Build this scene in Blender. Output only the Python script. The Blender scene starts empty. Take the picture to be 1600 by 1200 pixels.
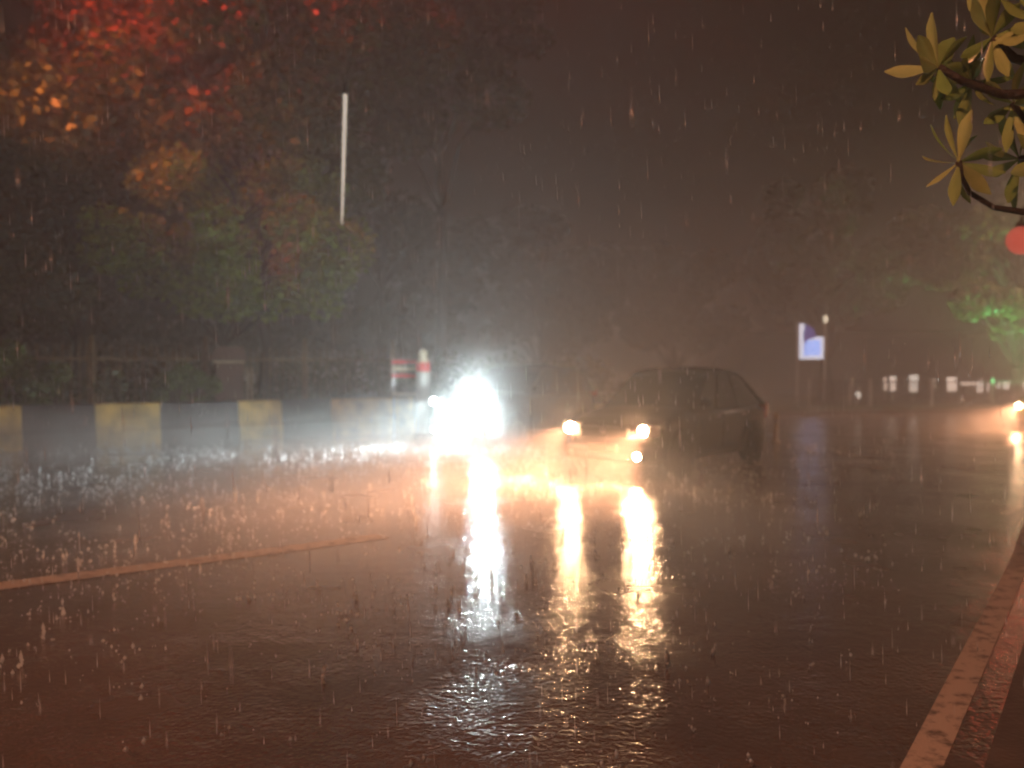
import bpy, bmesh, math, random
import numpy as np
from mathutils import Vector, Matrix
R = math.radians
random.seed(7); rng = np.random.default_rng(7)
sc = bpy.context.scene
col = sc.collection

# ------------------------------------------------------------------ camera
CAM_H = 1.6; F = 1350.0; HOR = 575.0
cam_d = bpy.data.cameras.new('camera'); cam = bpy.data.objects.new('camera', cam_d); col.objects.link(cam)
cam.location = (0, 0, CAM_H)
cam.rotation_euler = (R(90) - math.atan(25 / F), 0, 0)
cam_d.sensor_width = 36; cam_d.lens = 36 * F / 1600
cam_d.clip_start = 0.05; cam_d.clip_end = 500
cam_d.dof.use_dof = True; cam_d.dof.focus_distance = 3.4; cam_d.dof.aperture_fstop = 1.5
sc.camera = cam
# ------------------------------------------------------------------ night sky, exposure
w = bpy.data.worlds.new('World'); sc.world = w; w.use_nodes = True
bg = w.node_tree.nodes['Background']
bg.inputs[0].default_value = (1.0, 0.47, 0.38, 1); bg.inputs[1].default_value = 0.009
sc.view_settings.view_transform = 'Standard'; sc.view_settings.look = 'None'
sc.view_settings.exposure = 0; sc.view_settings.gamma = 1
sc.cycles.use_denoising = True
sc.cycles.filter_width = 2.2
sc.cycles.volume_step_rate = 3; sc.cycles.use_adaptive_sampling = True; sc.cycles.adaptive_threshold = 0.04
sc.cycles.max_bounces = 5; sc.cycles.diffuse_bounces = 1; sc.cycles.glossy_bounces = 2
sc.cycles.transmission_bounces = 3; sc.cycles.volume_bounces = 1; sc.cycles.transparent_max_bounces = 6
sc.cycles.sample_clamp_indirect = 2.0; sc.cycles.sample_clamp_direct = 0
sc.cycles.caustics_reflective = False; sc.cycles.caustics_refractive = False
HAZE = 0.014

# ------------------------------------------------------------------ helpers
def gp(px, py, z=0.0):
    """point on the ground seen at a photo pixel"""
    D = (CAM_H - z) * F / (py - HOR)
    return ((px - 800) / F * D, D, z)
def wp(px, py, D):
    return Vector(((px - 800) / F * D, D, CAM_H - (py - HOR) * D / F))

def tag(o, label=None, cat=None, group=None, kind=None):
    if label: o['label'] = label
    if cat: o['category'] = cat
    if group: o['group'] = group
    if kind: o['kind'] = kind
    return o
def empty(name, loc=(0, 0, 0), rz=0):
    o = bpy.data.objects.new(name, None); col.objects.link(o)
    o.location = loc; o.rotation_euler = (0, 0, rz); o.empty_display_size = .2
    return o
def link_mesh(name, me, mat, parent=None, smooth=False):
    o = bpy.data.objects.new(name, me); col.objects.link(o)
    if mat: me.materials.append(mat)
    if parent: o.parent = parent
    if smooth:
        me.polygons.foreach_set('use_smooth', [True] * len(me.polygons))
    return o

class MB:
    def __init__(s): s.bm = bmesh.new()
    def box(s, c, size, rot=None, bevel=0):
        m = Matrix.Translation(c)
        if rot is not None: m = m @ rot.to_4x4()
        r = bmesh.ops.create_cube(s.bm, size=1, matrix=m @ Matrix.Diagonal((*size, 1)))
        if bevel:
            es = list({e for v in r['verts'] for e in v.link_edges})
            bmesh.ops.bevel(s.bm, geom=es, offset=bevel, segments=2, affect='EDGES', profile=.6)
        return s
    def tube(s, pts, rads, n=10, caps=True):
        pts = [Vector(p) for p in pts]
        if not hasattr(rads, '__len__'): rads = [rads] * len(pts)
        rings = []
        for i, p in enumerate(pts):
            d = (pts[min(i + 1, len(pts) - 1)] - pts[max(i - 1, 0)]).normalized()
            u = d.orthogonal().normalized() if i == 0 else (u - d * u.dot(d)).normalized()
            v = d.cross(u)
            rings.append([s.bm.verts.new(p + (u * math.cos(a) + v * math.sin(a)) * rads[i])
                          for a in [2 * math.pi * k / n for k in range(n)]])
        for a, b in zip(rings, rings[1:]):
            for k in range(n):
                s.bm.faces.new((a[k], a[(k + 1) % n], b[(k + 1) % n], b[k]))
        if caps:
            s.bm.faces.new(rings[0][::-1]); s.bm.faces.new(rings[-1])
        return s
    def lathe(s, prof, c=(0, 0, 0), axis='Z', n=24):
        rings = []
        for r, z in prof:
            ring = []
            for k in range(n):
                a = 2 * math.pi * k / n
                p = (r * math.cos(a), r * math.sin(a), z)
                if axis == 'Y': p = (p[0], z, p[1])
                if axis == 'X': p = (z, p[0], p[1])
                ring.append(s.bm.verts.new(Vector(p) + Vector(c)))
            rings.append(ring)
        for a, b in zip(rings, rings[1:]):
            for k in range(n):
                s.bm.faces.new((a[k], a[(k + 1) % n], b[(k + 1) % n], b[k]))
        s.bm.faces.new(rings[0][::-1]); s.bm.faces.new(rings[-1])
        return s
    def poly(s, pts):
        s.bm.faces.new([s.bm.verts.new(p) for p in pts]); return s
    def prism(s, pts, off):
        a = [s.bm.verts.new(Vector(p)) for p in pts]; b = [s.bm.verts.new(Vector(p) + Vector(off)) for p in pts]
        n = len(a)
        s.bm.faces.new(a); s.bm.faces.new(b[::-1])
        for k in range(n): s.bm.faces.new((a[k], b[k], b[(k + 1) % n], a[(k + 1) % n]))
        return s
    def build(s, name, mat, parent=None, smooth=False, recalc=True):
        if recalc: bmesh.ops.recalc_face_normals(s.bm, faces=s.bm.faces[:])
        me = bpy.data.meshes.new(name); s.bm.to_mesh(me); s.bm.free()
        return link_mesh(name, me, mat, parent, smooth)

def np_mesh(name, verts, faces, mat, parent=None, smooth=False):
    """verts (N,3); faces (M,k)"""
    me = bpy.data.meshes.new(name)
    k = faces.shape[1]
    me.vertices.add(len(verts)); me.vertices.foreach_set('co', verts.astype(np.float32).ravel())
    me.loops.add(faces.size); me.loops.foreach_set('vertex_index', faces.astype(np.int32).ravel())
    me.polygons.add(len(faces))
    me.polygons.foreach_set('loop_start', np.arange(0, faces.size, k, dtype=np.int32))
    me.polygons.foreach_set('loop_total', np.full(len(faces), k, dtype=np.int32))
    me.update(calc_edges=True)
    return link_mesh(name, me, mat, parent, smooth)

# ------------------------------------------------------------------ materials
def mat(name, color, rough=.6, metal=0, noise=0, nscale=8, bump=0, bscale=40, coat=0, spec=.5, trans=0, alpha=1):
    m = bpy.data.materials.new(name); m.use_nodes = True
    nt = m.node_tree; b = nt.nodes['Principled BSDF']
    b.inputs['Base Color'].default_value = (*color, 1)
    b.inputs['Roughness'].default_value = rough; b.inputs['Metallic'].default_value = metal
    b.inputs['Coat Weight'].default_value = coat; b.inputs['Coat Roughness'].default_value = .08
    b.inputs['Specular IOR Level'].default_value = spec
    b.inputs['Transmission Weight'].default_value = trans
    b.inputs['Alpha'].default_value = alpha
    tc = nt.nodes.new('ShaderNodeTexCoord')
    if noise:
        n = nt.nodes.new('ShaderNodeTexNoise'); n.inputs['Scale'].default_value = nscale; n.inputs['Detail'].default_value = 6
        nt.links.new(tc.outputs['Object'], n.inputs['Vector'])
        r = nt.nodes.new('ShaderNodeValToRGB')
        r.color_ramp.elements[0].position = .3; r.color_ramp.elements[1].position = .7
        r.color_ramp.elements[0].color = (*[c * (1 - noise) for c in color], 1)
        r.color_ramp.elements[1].color = (*[min(1, c * (1 + noise)) for c in color], 1)
        nt.links.new(n.outputs[0], r.inputs[0]); nt.links.new(r.outputs[0], b.inputs['Base Color'])
    if bump:
        n = nt.nodes.new('ShaderNodeTexNoise'); n.inputs['Scale'].default_value = bscale; n.inputs['Detail'].default_value = 3
        nt.links.new(tc.outputs['Object'], n.inputs['Vector'])
        bp = nt.nodes.new('ShaderNodeBump'); bp.inputs['Strength'].default_value = bump; bp.inputs['Distance'].default_value = .02
        nt.links.new(n.outputs[0], bp.inputs['Height']); nt.links.new(bp.outputs[0], b.inputs['Normal'])
    return m
def emit(name, color, strength):
    m = bpy.data.materials.new(name); m.use_nodes = True
    b = m.node_tree.nodes['Principled BSDF']
    b.inputs['Base Color'].default_value = (*color, 1)
    b.inputs['Emission Color'].default_value = (*color, 1); b.inputs['Emission Strength'].default_value = strength
    return m

def wet_asphalt():
    m = bpy.data.materials.new('wet_asphalt'); m.use_nodes = True
    nt = m.node_tree; L = nt.links; b = nt.nodes['Principled BSDF']
    tc = nt.nodes.new('ShaderNodeTexCoord')
    def noise(scale, detail, rough=.5):
        n = nt.nodes.new('ShaderNodeTexNoise'); n.inputs['Scale'].default_value = scale
        n.inputs['Detail'].default_value = detail; n.inputs['Roughness'].default_value = rough
        L.new(tc.outputs['Object'], n.inputs['Vector']); return n
    def ramp(src, p0, c0, p1, c1):
        r = nt.nodes.new('ShaderNodeValToRGB'); e = r.color_ramp.elements
        e[0].position, e[1].position = p0, p1; e[0].color = (*c0, 1); e[1].color = (*c1, 1)
        L.new(src, r.inputs[0]); return r
    big = noise(.5, 5, .6)
    c = ramp(big.outputs[0], .32, (.065, .050, .042), .68, (.15, .112, .09))
    fine = noise(55, 3)
    mix = nt.nodes.new('ShaderNodeMixRGB'); mix.blend_type = 'MULTIPLY'; mix.inputs[0].default_value = .6
    fr = ramp(fine.outputs[0], .3, (.5, .5, .5), .7, (1.3, 1.3, 1.3))
    L.new(c.outputs[0], mix.inputs[1]); L.new(fr.outputs[0], mix.inputs[2]); L.new(mix.outputs[0], b.inputs['Base Color'])
    pud = noise(.9, 4, .55)
    rr = ramp(pud.outputs[0], .38, (.09,) * 3, .66, (.30,) * 3)
    L.new(rr.outputs[0], b.inputs['Roughness'])
    # rain-struck film of water: ripple rings on a choppy surface
    r1 = noise(32, 2); r2 = noise(8.5, 2)
    add = nt.nodes.new('ShaderNodeMath'); add.operation = 'ADD'
    L.new(r1.outputs[0], add.inputs[0]); L.new(r2.outputs[0], add.inputs[1])
    bp = nt.nodes.new('ShaderNodeBump'); bp.inputs['Distance'].default_value = .012
    msk = noise(1.7, 4, .6); mr = nt.nodes.new('ShaderNodeMapRange'); mr.inputs[1].default_value = .38; mr.inputs[2].default_value = .62
    mr.inputs[3].default_value = .22; mr.inputs[4].default_value = .62; L.new(msk.outputs[0], mr.inputs[0]); L.new(mr.outputs[0], bp.inputs['Strength'])
    L.new(add.outputs[0], bp.inputs['Height']); L.new(bp.outputs[0], b.inputs['Normal'])
    b.inputs['Coat Weight'].default_value = 0.6; b.inputs['Coat Roughness'].default_value = .12
    L.new(bp.outputs[0], b.inputs['Coat Normal'])
    return m

M = {}
M['asphalt'] = wet_asphalt()
M['soil'] = mat('wet_soil', (.045, .03, .02), .6, noise=.5, nscale=3, bump=.5)
M['grass'] = mat('grass_ground', (.03, .05, .018), .8, noise=.5, nscale=1.5, bump=.6, bscale=20)
M['pave'] = mat('wet_paving', (.035, .028, .022), .5, noise=.3, nscale=4, bump=.3)
M['kerb'] = mat('kerb_concrete', (.07, .055, .045), .45, noise=.35, nscale=5, bump=.3)
M['line'] = mat('road_paint', (.50, .44, .38), .4, noise=.22, nscale=6, bump=.25, bscale=60)
_n = M['line'].node_tree; _tc = _n.nodes.new('ShaderNodeTexCoord'); _w = _n.nodes.new('ShaderNodeTexNoise'); _w.inputs['Scale'].default_value = 9; _w.inputs['Detail'].default_value = 8; _w.inputs['Roughness'].default_value = .7
_wr = _n.nodes.new('ShaderNodeValToRGB'); _wr.color_ramp.elements[0].position = .36; _wr.color_ramp.elements[1].position = .50
_wr.color_ramp.elements[0].color = (.10, .08, .07, 1); _wr.color_ramp.elements[1].color = (.50, .44, .38, 1)
_n.links.new(_tc.outputs['Object'], _w.inputs['Vector']); _n.links.new(_w.outputs[0], _wr.inputs[0]); _n.links.new(_wr.outputs[0], _n.nodes['Principled BSDF'].inputs['Base Color'])
M['yellow'] = mat('yellow_paint', (.60, .43, .12), .5, noise=.55, nscale=2.2, bump=.2)
M['black'] = mat('black_paint', (.04, .037, .045), .45, noise=.7, nscale=2.2, bump=.2)
M['concrete'] = mat('concrete', (.20, .18, .16), .7, noise=.3, nscale=3, bump=.3)
M['bark'] = mat('bark', (.04, .032, .025), .8, noise=.5, nscale=7, bump=.8, bscale=14)
M['palebark'] = mat('pale_bark', (.30, .29, .27), .7, noise=.35, nscale=7, bump=.6, bscale=14)
def leafmat(name, c, var=.45, sub=.35, rough=.45):
    m = bpy.data.materials.new(name); m.use_nodes = True
    nt = m.node_tree; L = nt.links; b = nt.nodes['Principled BSDF']; out = nt.nodes['Material Output']
    g = nt.nodes.new('ShaderNodeNewGeometry')
    r = nt.nodes.new('ShaderNodeValToRGB'); e = r.color_ramp.elements
    e[0].color = (*[x * (1 - var) for x in c], 1); e[1].color = (*[x * (1 + var) for x in c], 1)
    L.new(g.outputs['Random Per Island'], r.inputs[0]); L.new(r.outputs[0], b.inputs['Base Color'])
    b.inputs['Roughness'].default_value = rough
    t = nt.nodes.new('ShaderNodeBsdfTranslucent'); L.new(r.outputs[0], t.inputs[0])
    mx = nt.nodes.new('ShaderNodeMixShader'); mx.inputs[0].default_value = sub
    L.new(b.outputs[0], mx.inputs[1]); L.new(t.outputs[0], mx.inputs[2]); L.new(mx.outputs[0], out.inputs['Surface'])
    return m
M['leaf'] = leafmat('tree_leaf', (.095, .115, .035))
M['leaf_b'] = leafmat('bright_leaf', (.26, .36, .06))
M['leaf_d'] = leafmat('dark_leaf', (.05, .06, .028))
M['frangi'] = leafmat('frangipani_leaf', (.20, .36, .11), .45, .2, .25)
_n = M['frangi'].node_tree; _oi = _n.nodes.new('ShaderNodeObjectInfo'); _r = [q for q in _n.nodes if q.type == 'VALTORGB'][0]
_r.color_ramp.elements[0].color = (.17, .30, .08, 1); _r.color_ramp.elements[1].color = (.38, .47, .20, 1)
_tc = _n.nodes.new('ShaderNodeTexCoord'); _ns = _n.nodes.new('ShaderNodeTexNoise'); _ns.inputs['Scale'].default_value = 22; _ns.inputs['Detail'].default_value = 4
_ad = _n.nodes.new('ShaderNodeMath'); _ad.operation = 'MULTIPLY_ADD'; _ad.inputs[1].default_value = .6
_n.links.new(_tc.outputs['Object'], _ns.inputs['Vector']); _n.links.new(_ns.outputs[0], _ad.inputs[0]); _sb = _n.nodes.new('ShaderNodeMath'); _sb.operation = 'SUBTRACT'; _sb.inputs[1].default_value = .3
_n.links.new(_oi.outputs['Random'], _sb.inputs[0]); _n.links.new(_sb.outputs[0], _ad.inputs[2]); _n.links.new(_ad.outputs[0], _r.inputs[0])
_bp = _n.nodes.new('ShaderNodeBump'); _bp.inputs['Strength'].default_value = .35; _bp.inputs['Distance'].default_value = .004; _n.links.new(_ns.outputs[0], _bp.inputs['Height'])
_n.links.new(_bp.outputs[0], _n.nodes['Principled BSDF'].inputs['Normal']); _n.nodes['Principled BSDF'].inputs['Coat Weight'].default_value = .5
M['twig'] = mat('frangipani_bark', (.018, .015, .012), .7, noise=.4, nscale=30, bump=.6, bscale=60)
M['bush'] = leafmat('bush_leaf', (.12, .19, .05))
M['fence'] = mat('rusty_iron', (.24, .17, .09), .5, .4, noise=.4, nscale=10)
M['steel'] = mat('galvanised', (.45, .45, .45), .35, .8, noise=.2, nscale=6)
M['darkmetal'] = mat('dark_metal', (.05, .05, .055), .4, .6, noise=.2)
M['rubber'] = mat('tyre_rubber', (.012, .012, .012), .85, spec=.1, bump=.2)
M['rim'] = mat('alloy', (.45, .45, .46), .3, .9)
M['glass'] = mat('car_glass', (.008, .009, .01), .5, spec=.1)
M['maroon'] = mat('dark_car_paint', (.010, .005, .005), .6, 0, coat=.05, spec=.12, noise=.15, nscale=3, bump=.04, bscale=90)
M['white'] = mat('darkened_car_paint', (.06, .06, .06), .6, coat=0, spec=.2, noise=.08, nscale=2, bump=.04, bscale=90)  # pale car; the dark of its unlit side is put into the paint
M['lime'] = mat('lime_car_paint', (.40, .44, .10), .3, coat=.8, noise=.1, bump=.04, bscale=90)
M['plastic'] = mat('black_plastic', (.012, .012, .012), .7, spec=.15)
M['chrome'] = mat('chrome', (.7, .7, .7), .15, 1)
M['plate'] = mat('plate_paint', (.75, .73, .62), .4)
M['lens'] = mat('clear_lens', (.6, .6, .6), .08, coat=1)
M['redlens'] = mat('red_lens', (.35, .01, .01), .15, coat=1)
M['whiteband'] = mat('white_reflective', (.5, .5, .48), .4, noise=.1)
M['redband'] = mat('red_reflective', (.60, .05, .05), .4, noise=.1)
M['brown'] = mat('brown_sheet_metal', (.10, .055, .04), .5, noise=.3, nscale=4)
M['cream'] = mat('cream_paint', (.60, .54, .40), .5, noise=.15)
M['blue'] = mat('blue_film', (.05, .08, .35), .4)

def water():
    m = bpy.data.materials.new('rain_water'); m.use_nodes = True
    nt = m.node_tree; L = nt.links; out = nt.nodes['Material Output']; nt.nodes.remove(nt.nodes['Principled BSDF'])
    t = nt.nodes.new('ShaderNodeBsdfTranslucent'); t.inputs[0].default_value = (.85, .88, .9, 1)
    d = nt.nodes.new('ShaderNodeBsdfGlossy'); d.inputs[0].default_value = (.8, .8, .8, 1); d.inputs['Roughness'].default_value = .35
    tr = nt.nodes.new('ShaderNodeBsdfTransparent')
    a = nt.nodes.new('ShaderNodeMixShader'); a.inputs[0].default_value = .35
    c = nt.nodes.new('ShaderNodeMixShader'); c.inputs[0].default_value = .25
    L.new(t.outputs[0], a.inputs[1]); L.new(d.outputs[0], a.inputs[2])
    L.new(a.outputs[0], c.inputs[1]); L.new(tr.outputs[0], c.inputs[2]); L.new(c.outputs[0], out.inputs['Surface'])
    return m
M['water'] = water()

# ------------------------------------------------------------------ curves of the road
def smooth_curve(pts, n=8):
    pts = [Vector((p[0], p[1], 0)) for p in pts]
    out = []
    for i in range(len(pts) - 1):
        p0 = pts[max(i - 1, 0)]; p1 = pts[i]; p2 = pts[i + 1]; p3 = pts[min(i + 2, len(pts) - 1)]
        for k in range(n):
            t = k / n
            out.append(.5 * ((2 * p1) + (p2 - p0) * t + (2 * p0 - 5 * p1 + 4 * p2 - p3) * t * t + (3 * p1 - p0 - 3 * p2 + p3) * t ** 3))
    out.append(pts[-1]); return out
def offset(c, d):
    out = []
    for i, p in enumerate(c):
        t = (c[min(i + 1, len(c) - 1)] - c[max(i - 1, 0)]).normalized()
        out.append(p + Vector((-t.y, t.x, 0)) * d)          # positive: to the left of travel
    return out
def ribbon(a, b, z):
    m = MB()
    if len(a) != len(b):
        n = 90
        a = [a[round(i * (len(a) - 1) / n)] for i in range(n + 1)]; b = [b[round(i * (len(b) - 1) / n)] for i in range(n + 1)]
    va = [m.bm.verts.new((p.x, p.y, z)) for p in a]; vb = [m.bm.verts.new((p.x, p.y, z)) for p in b]
    for i in range(len(a) - 1): m.bm.faces.new((va[i], vb[i], vb[i + 1], va[i + 1]))
    return m
def wall_strip(m, c, d0, d1, z0, z1):
    a, b = offset(c, d0), offset(c, d1)
    rows = [[m.bm.verts.new((p.x, p.y, z)) for p in q] for q, z in ((a, z0), (a, z1), (b, z1), (b, z0))]
    for r in range(4):
        for i in range(len(a) - 1):
            m.bm.faces.new((rows[r][i], rows[r][i + 1], rows[(r + 1) % 4][i + 1], rows[(r + 1) % 4][i]))
    m.bm.faces.new([r[0] for r in rows]); m.bm.faces.new([r[-1] for r in rows][::-1])

outer = smooth_curve([(-46, -14), (-34, -3), (-22, 6.6), (-10.2, 16.0), (-2.4, 21.6), (3.4, 25.4), (9, 28.4), (17, 30.4), (30, 31.2), (70, 31)])
inner = smooth_curve([(-14, -21), (-6.1, -8.2), (-1.0, -.8), (1.85, 3.32), (4.13, 6.6), (6.42, 9.89), (10.4, 14.4), (17.5, 18.2), (28, 19.8), (70, 20)])
lane = smooth_curve([(-20, -7.5), (-11, .6), (-6.2, 4.45), (-3.76, 6.30), (-1.23, 8.20), (1.5, 10.6), (6, 15.2), (12, 20.0), (20, 23.4), (34, 25.2), (70, 25.6)])

tag(ribbon(outer, inner, 0.0).build('road', M['asphalt']), 'wet black asphalt road curving right in heavy rain', None, kind='structure')
g = MB(); g.poly([(-160, -60, -.03), (180, -60, -.03), (180, 260, -.03), (-160, 260, -.03)])
tag(g.build('ground', M['soil']), 'dark wet earth around the road', kind='structure')
lane_ = [p for p in lane if p.x < -1.0]
tag(ribbon(offset(lane_, .125), offset(lane_, -.125), .004).build('lane_line', M['line']), 'lane line painted on the left of the road', kind='structure')
inl = offset(inner, .165); inr = offset(inner, .305)
tag(ribbon(inl, inr, .004).build('edge_line', M['line']), 'pale edge line painted beside the near kerb', kind='structure')
fl0, fl1 = offset(outer, -.28), offset(outer, -.10)
tag(ribbon(fl0[34:], fl1[34:], .004).build('far_edge_line', M['line']), 'pale edge line along the far side of the road', kind='structure')
k = MB(); wall_strip(k, inner, -.20, 0, -.03, .12); tag(k.build('near_kerb', M['kerb']), 'low wet kerb beside the edge line', kind='structure')
k = MB(); wall_strip(k, outer[34:], .0, .22, -.03, .16); tag(k.build('far_kerb', M['kerb']), 'far kerb', kind='structure')
tag(ribbon(offset(inner, -.20), offset(inner, -4.2), .10).build('footpath', M['pave']), 'dark wet footpath at the near corner', kind='structure')
tag(ribbon(offset(outer, .22), offset(outer, 26), .12).build('verge', M['grass']), 'dark grass verge beyond the road', kind='structure')

# fallen leaves on the near footpath
def leaf_litter():
    n = 260; V = []; Fc = []
    for i in range(n):
        t = rng.uniform(.5, 6); side = rng.uniform(.28, 1.6)
        bx = 1.85 + (t - 3.45) * .70 + side * .82; by = t - side * .57
        a = rng.uniform(0, 6.28); L_ = rng.uniform(.04, .11); W_ = L_ * .3
        u = np.array([math.cos(a), math.sin(a), 0]); v = np.array([-u[1], u[0], 0]); z = .108 + rng.uniform(0, .012)
        p = np.array([bx, by, z]); b = len(V)
        V += [p - u * L_, p + v * W_ + [0, 0, .006], p + u * L_ + [0, 0, .004], p - v * W_ + [0, 0, .006]]; Fc.append([b, b + 1, b + 2, b + 3])
    o = np_mesh('leaf_litter', np.array(V), np.array(Fc), mat('dead_leaf', (.22, .12, .05), .35, noise=.5, nscale=9))
    tag(o, 'fallen wet leaves scattered on the near footpath', 'leaf litter', kind='stuff')
leaf_litter()

# ------------------------------------------------------------------ striped median barrier
def ray_hit(px):
    """where the view ray of a column meets the outer road curve"""
    s = (px - 800) / F
    for a, b in zip(outer, outer[1:]):
        fa, fb = a.x - s * a.y, b.x - s * b.y
        if fa * fb <= 0 and a.y > 0: return a.lerp(b, fa / (fa - fb))
def barrier():
    root = empty('median_barrier', (0, 0, 0)); c = ray_hit(200); root.location = (c.x, c.y, 0)
    tag(root, 'low concrete median wall painted in yellow and black blocks', 'barrier')
    edges = [-560, -440, -330, -215, -95, 35, 150, 252, 375, 443, 520, 650]
    for i in range(len(edges) - 1):
        pts = [ray_hit(edges[i] + (edges[i + 1] - edges[i]) * q / 4) for q in range(5)]
        m = MB()
        prof = [(0.0, .0), (0.0, .30), (.07, .40), (.10, .84), (.125, .87), (.34, .87), (.36, .84), (.40, 0)]
        rows = []
        for q, p in enumerate(pts):
            t = (pts[min(q + 1, 4)] - pts[max(q - 1, 0)]).normalized(); n = Vector((-t.y, t.x, 0))
            pp = p + t * (.006 if q == 0 else -.006 if q == 4 else 0)
            rows.append([m.bm.verts.new(pp + n * (.02 + d) + Vector((0, 0, z)) - root.location) for d, z in prof])
        for a, b in zip(rows, rows[1:]):
            for q in range(len(prof) - 1): m.bm.faces.new((a[q], a[q + 1], b[q + 1], b[q]))
        m.bm.faces.new(rows[0]); m.bm.faces.new(rows[-1][::-1])
        m.build('painted_block', M['black'] if i % 2 else M['yellow'], root)
barrier()

# ------------------------------------------------------------------ iron fence behind the barrier
def fence():
    a = ray_hit(-160); b = ray_hit(640)
    c = [p for p in offset(outer, 1.3) if a.x - 1 < p.x < b.x + 1]
    root = empty('iron_fence', c[0]); root.location.z = .12
    tag(root, 'rusty iron railing fence with thin upright bars behind the striped wall', 'fence')
    seg = 0; d = 0; bars = MB(); posts = []; o = root.location
    L_ = [0]
    for p, q in zip(c, c[1:]): L_.append(L_[-1] + (q - p).length)
    def at(s):
        for i in range(len(c) - 1):
            if L_[i + 1] >= s: return c[i].lerp(c[i + 1], (s - L_[i]) / (L_[i + 1] - L_[i]))
        return c[-1]
    s = 0
    while s < L_[-1]:
        p = at(s) - o; z = 1.98 + random.uniform(-.015, .015)
        bars.box((p.x, p.y, z / 2), (.022, .022, z)); s += .16
    for z in (.25, 1.80):
        bars.tube([(at(t) - o) + Vector((0, 0, z - 0)) for t in np.arange(0, L_[-1], .8)], .022, 6)
    for v in bars.bm.verts: v.co.z -= 0
    bars.build('bar_panel', M['fence'], root)
    s = .08
    while s < L_[-1]:
        p = at(s) - o; m = MB(); m.box((p.x, p.y, 1.05), (.07, .07, 2.1)); m.lathe([(.03, 2.1), (.05, 2.14), (.03, 2.19), (.004, 2.22)], (p.x, p.y, 0), n=10)
        m.build('post', M['fence'], root); s += 2.4
fence()

# ------------------------------------------------------------------ vegetation
def leaf_cloud(centers, radii, n, size, squash=.75, droop=.35):
    """leaf quads scattered in clumps: returns verts, faces"""
    centers = np.array(centers, float); radii = np.array(radii, float)
    wgt = radii ** 2; idx = rng.choice(len(centers), n, p=wgt / wgt.sum())
    d = rng.normal(size=(n, 3)); d /= np.linalg.norm(d, axis=1)[:, None]
    r = radii[idx] * rng.uniform(.35, 1.05, n) ** .6
    p = centers[idx] + d * r[:, None] * np.array([1, 1, squash])
    a = rng.uniform(0, 2 * np.pi, n)
    u = np.stack([np.cos(a), np.sin(a), -droop + rng.normal(0, .45, n)], 1); u /= np.linalg.norm(u, axis=1)[:, None]
    v = np.cross(u, rng.normal(size=(n, 3))); v /= np.linalg.norm(v, axis=1)[:, None]
    s = size * rng.uniform(.6, 1.35, n)[:, None]; wv = v * s * .30; nn = np.cross(u, v) * s * .12
    V = np.stack([p - u * s * .5, p + wv + nn, p + u * s * .5, p - wv + nn], 1).reshape(-1, 3)
    Fc = np.arange(4 * n).reshape(n, 4)
    return V, Fc

def tree(name, x, y, h, crown_r, crown_base, nleaf, leaf, label, cat='tree', size=.2, bark='bark', lean=(0, 0), seed=0, group=None, clumps=34, tr=.22, squash=.8, extra=()):
    global rng
    rng = np.random.default_rng(seed + 100); rr = random.Random(seed)
    root = empty(name, (x, y, .10)); tag(root, label, cat, group)
    top = Vector((lean[0], lean[1], h * .72)); m = MB()
    tp = [Vector((0, 0, -.15))]
    for i in range(1, 6):
        t = i / 5; tp.append(Vector((lean[0] * t * t + rr.uniform(-.12, .12), lean[1] * t * t + rr.uniform(-.12, .12), top.z * t)))
    m.tube(tp, [tr * 1.35] + [tr * (1 - .16 * i) for i in range(1, 6)], 9)
    cen, rad = [], []
    cz = (crown_base + h) / 2; ch = (h - crown_base) / 2
    for i in range(clumps):
        a = rr.uniform(0, 6.283); q = rr.uniform(.25, 1) ** .6
        el = rr.uniform(-1, 1)
        c = Vector((lean[0] + math.cos(a) * crown_r * q * math.sqrt(max(.1, 1 - el * el * .8)), lean[1] + math.sin(a) * crown_r * q * math.sqrt(max(.1, 1 - el * el * .8)), cz + el * ch * .85))
        cen.append(c); rad.append(rr.uniform(.16, .34) * crown_r)
    for e in extra: cen.append(Vector(e[:3])); rad.append(e[3])
    for c in cen:
        k0 = max(1, min(5, int(5 * (c.z - ch * .5) / top.z))); s = tp[k0]
        mid = s.lerp(c, .5) + Vector((rr.uniform(-.3, .3), rr.uniform(-.3, .3), .1 * (c - s).length))
        m.tube([s, mid, c], [tr * .38, tr * .2, .015], 6)
    m.build('trunk', M[bark], root, smooth=True)
    V, Fc = leaf_cloud(cen, rad, nleaf, size, squash)
    np_mesh('crown', V, Fc, M[leaf], root)
    return root

# trees beyond the median (left), each with its own place and size
tree('broadleaf_tree', -13.2, 26.5, 14.5, 6.0, 5.5, 33000, 'leaf', 'tall broad tree at the far left, red light on its high leaves', seed=1, size=.26, group='trees beyond the median')
tree('broadleaf_tree', -7.2, 25.0, 14.0, 5.6, 6.6, 30800, 'leaf', 'tall tree with orange and red lit upper leaves behind the bright vertical streak', seed=2, size=.25, group='trees beyond the median')
tree('broadleaf_tree', -2.4, 30.0, 15.5, 4.2, 9.2, 19800, 'leaf', 'tall tree with a sparse high crown ending near the middle of the sky', seed=3, size=.26, group='trees beyond the median')
tree('broadleaf_tree', -7.9, 23.8, 7.2, 3.6, 3.0, 19800, 'leaf_b', 'small bright green tree with low drooping boughs above the fence', seed=4, size=.2, tr=.11, group='trees beyond the median',
     extra=((2.2, -.6, 3.6, .9), (2.9, -.8, 3.2, .6), (3.2, -1.0, 3.9, .5), (1.3, -.5, 3.2, .6)))
tree('broadleaf_tree', -13.6, 22.4, 5.2, 2.4, 2.4, 15400, 'leaf', 'low bushy tree at the left edge behind the fence', seed=5, size=.18, tr=.1, group='trees beyond the median')
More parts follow.
